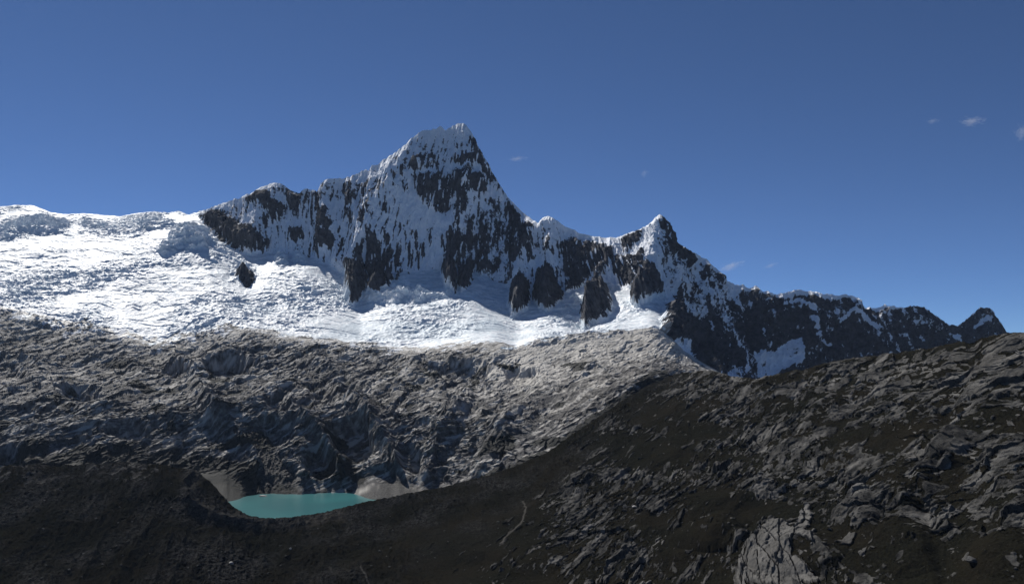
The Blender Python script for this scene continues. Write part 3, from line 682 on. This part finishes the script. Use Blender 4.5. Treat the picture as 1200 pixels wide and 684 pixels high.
boulder(1144, 658, 7.0, BM[1], 'round grey boulder near the lower right corner')
boulder(742, 594, 4.5, BP[1], 'pale block on the grassy hillside beside the winding trail')
boulder(341, 643, 3.2, BP[2], 'small pale boulder on the moraine directly below the lake')
rr = np.random.RandomState(3)
for i in range(70):
    px, py = rr.uniform(10, 470), rr.uniform(560, 682)
    if py < np.interp(px, [0, 200, 260, 320, 420, 470], [556, 556, 600, 622, 606, 590]): continue
    boulder(px, py, rr.uniform(1.0, 2.6), BM[i % 5], 'small grey boulder scattered on the dark moraine', 'boulders scattered on the moraine')
for i in range(80):
    px, py = rr.uniform(480, 1195), rr.uniform(470, 682)
    if py < np.interp(px, [480, 600, 700, 850, 1200], [600, 570, 510, 465, 430]): continue
    boulder(px, py, rr.uniform(.9, 2.4), BM[i % 5], 'small grey boulder lying among turf and slabs on the hillside', 'boulders scattered on the hillside')
p0 = np.array(point(308, 580, 2235))
o = bpy.data.objects.new('boulder', BP[1]); COL.objects.link(o); o.location = (p0[0], p0[1], LAKE_Z + 1.2); o.scale = (9, 5, 3)
tag(o, 'flat pale rock at the far shore of the turquoise lake', 'boulder')

# ================================================================== clouds (wisps far behind the range)
def m_cloud():
    t = NT('cloud_vapour'); tc = t.n('ShaderNodeTexCoord').outputs['Object']
    l = t.n('ShaderNodeVectorMath', operation='LENGTH'); t.put(l.inputs[0], tc)
    n = t.noise(2.2, 5, .65, tc, .5)
    d = t.math('SUBTRACT', t.math('ADD', t.math('SUBTRACT', 1.0, l.outputs['Value']), t.math('MULTIPLY', t.math('SUBTRACT', n, .5), 2.6)), .42, clamp=True)
    v = t.n('ShaderNodeVolumePrincipled'); v.inputs['Color'].default_value = (.95, .96, 1, 1); t.put(v.inputs['Density'], t.math('MULTIPLY', d, .006))
    t.t.links.new(v.outputs[0], t.out.inputs['Volume']); return t.m
M_CLOUD = m_cloud()
import bmesh
bm = bmesh.new(); bmesh.ops.create_icosphere(bm, subdivisions=3, radius=1.25); cme = bpy.data.meshes.new('cloud'); bm.to_mesh(cme); bm.free(); cme.materials.append(M_CLOUD)
CD = 12000.
for px, py, rx, ry, lab in [(755,203,7,7,'tiny white puff of cloud above the notch right of the main summit'), (1093,142,10,5,'faint wisp of cloud left of a longer wisp at upper right'), (1139,142,20,8,'long thin white wisp of cloud at upper right'), (1198,155,13,14,'white cloud puff cut by the right edge of the view'), (856,312,22,7,'low thin wisp of cloud just above the dark right ridge'), (903,311,12,4,'very faint small wisp above the dark ridge crest'), (606,186,16,4,'faint streak of cloud right of the main summit')]:
    p = point(px, py, CD); o = bpy.data.objects.new('cloud', cme); COL.objects.link(o)
    o.location = tuple(float(v) for v in p); o.scale = (rx * CD / F, rx * CD / F * .7, ry * CD / F); o.rotation_euler = (0, R_(random.uniform(-16, 4)), 0)
    tag(o, lab, 'cloud')

# ================================================================== thin mountain air
HAZE = 0.7e-5
if HAZE:
    lo = np.minimum(P1.reshape(-1, 3).min(0), P2.reshape(-1, 3).min(0)); hi = np.maximum(P1.reshape(-1, 3).max(0), P2.reshape(-1, 3).max(0))
    lo = lo - 20; hi = hi + 40; lo[1] = -60; hi[2] = max(hi[2], 60)
    bm = bmesh.new(); bmesh.ops.create_cube(bm, size=1)
    for v in bm.verts: v.co = [(lo[i] + hi[i]) / 2 + v.co[i] * (hi[i] - lo[i]) for i in range(3)]
    me = bpy.data.meshes.new('haze'); bm.to_mesh(me); bm.free()
    t = NT('thin_air'); v = t.n('ShaderNodeVolumePrincipled'); v.inputs['Color'].default_value = (.55, .72, 1, 1); v.inputs['Density'].default_value = HAZE; v.inputs['Anisotropy'].default_value = .2
    t.t.links.new(v.outputs[0], t.out.inputs['Volume']); me.materials.append(t.m)
    o = bpy.data.objects.new('haze', me); COL.objects.link(o); tag(o, 'thin blue mountain air filling the whole valley', 'haze', 'stuff')

# ================================================================== light, sky
SUN_EL, SUN_AZ = 46.0, 37.0      # height, degrees left of the view direction, behind the peaks
s = bpy.data.lights.new('sun', 'SUN'); s.energy = 5.0; s.angle = R_(.53); s.color = (1, .965, .91)
so = bpy.data.objects.new('sun', s); COL.objects.link(so)
import mathutils
ld = mathutils.Vector((-math.sin(R_(SUN_AZ)) * math.cos(R_(SUN_EL)), math.cos(R_(SUN_AZ)) * math.cos(R_(SUN_EL)), math.sin(R_(SUN_EL))))
so.rotation_euler = ld.to_track_quat('Z', 'Y').to_euler(); so.location = ld * 8000
w = bpy.data.worlds.new('World'); sc.world = w; w.use_nodes = True
nt = w.node_tree; bg = nt.nodes['Background']
st = nt.nodes.new('ShaderNodeTexSky'); st.sky_type = 'NISHITA'; st.sun_disc = False
st.sun_elevation = R_(SUN_EL); st.sun_rotation = R_(-SUN_AZ); st.altitude = 5000; st.air_density = .7; st.dust_density = .1; st.ozone_density = 8.0
nt.links.new(st.outputs[0], bg.inputs[0]); bg.inputs[1].default_value = .073
sc.view_settings.view_transform = 'Standard'; sc.view_settings.look = 'None'; sc.view_settings.gamma = 1; sc.view_settings.exposure = .25
sc.view_settings.use_curve_mapping = False
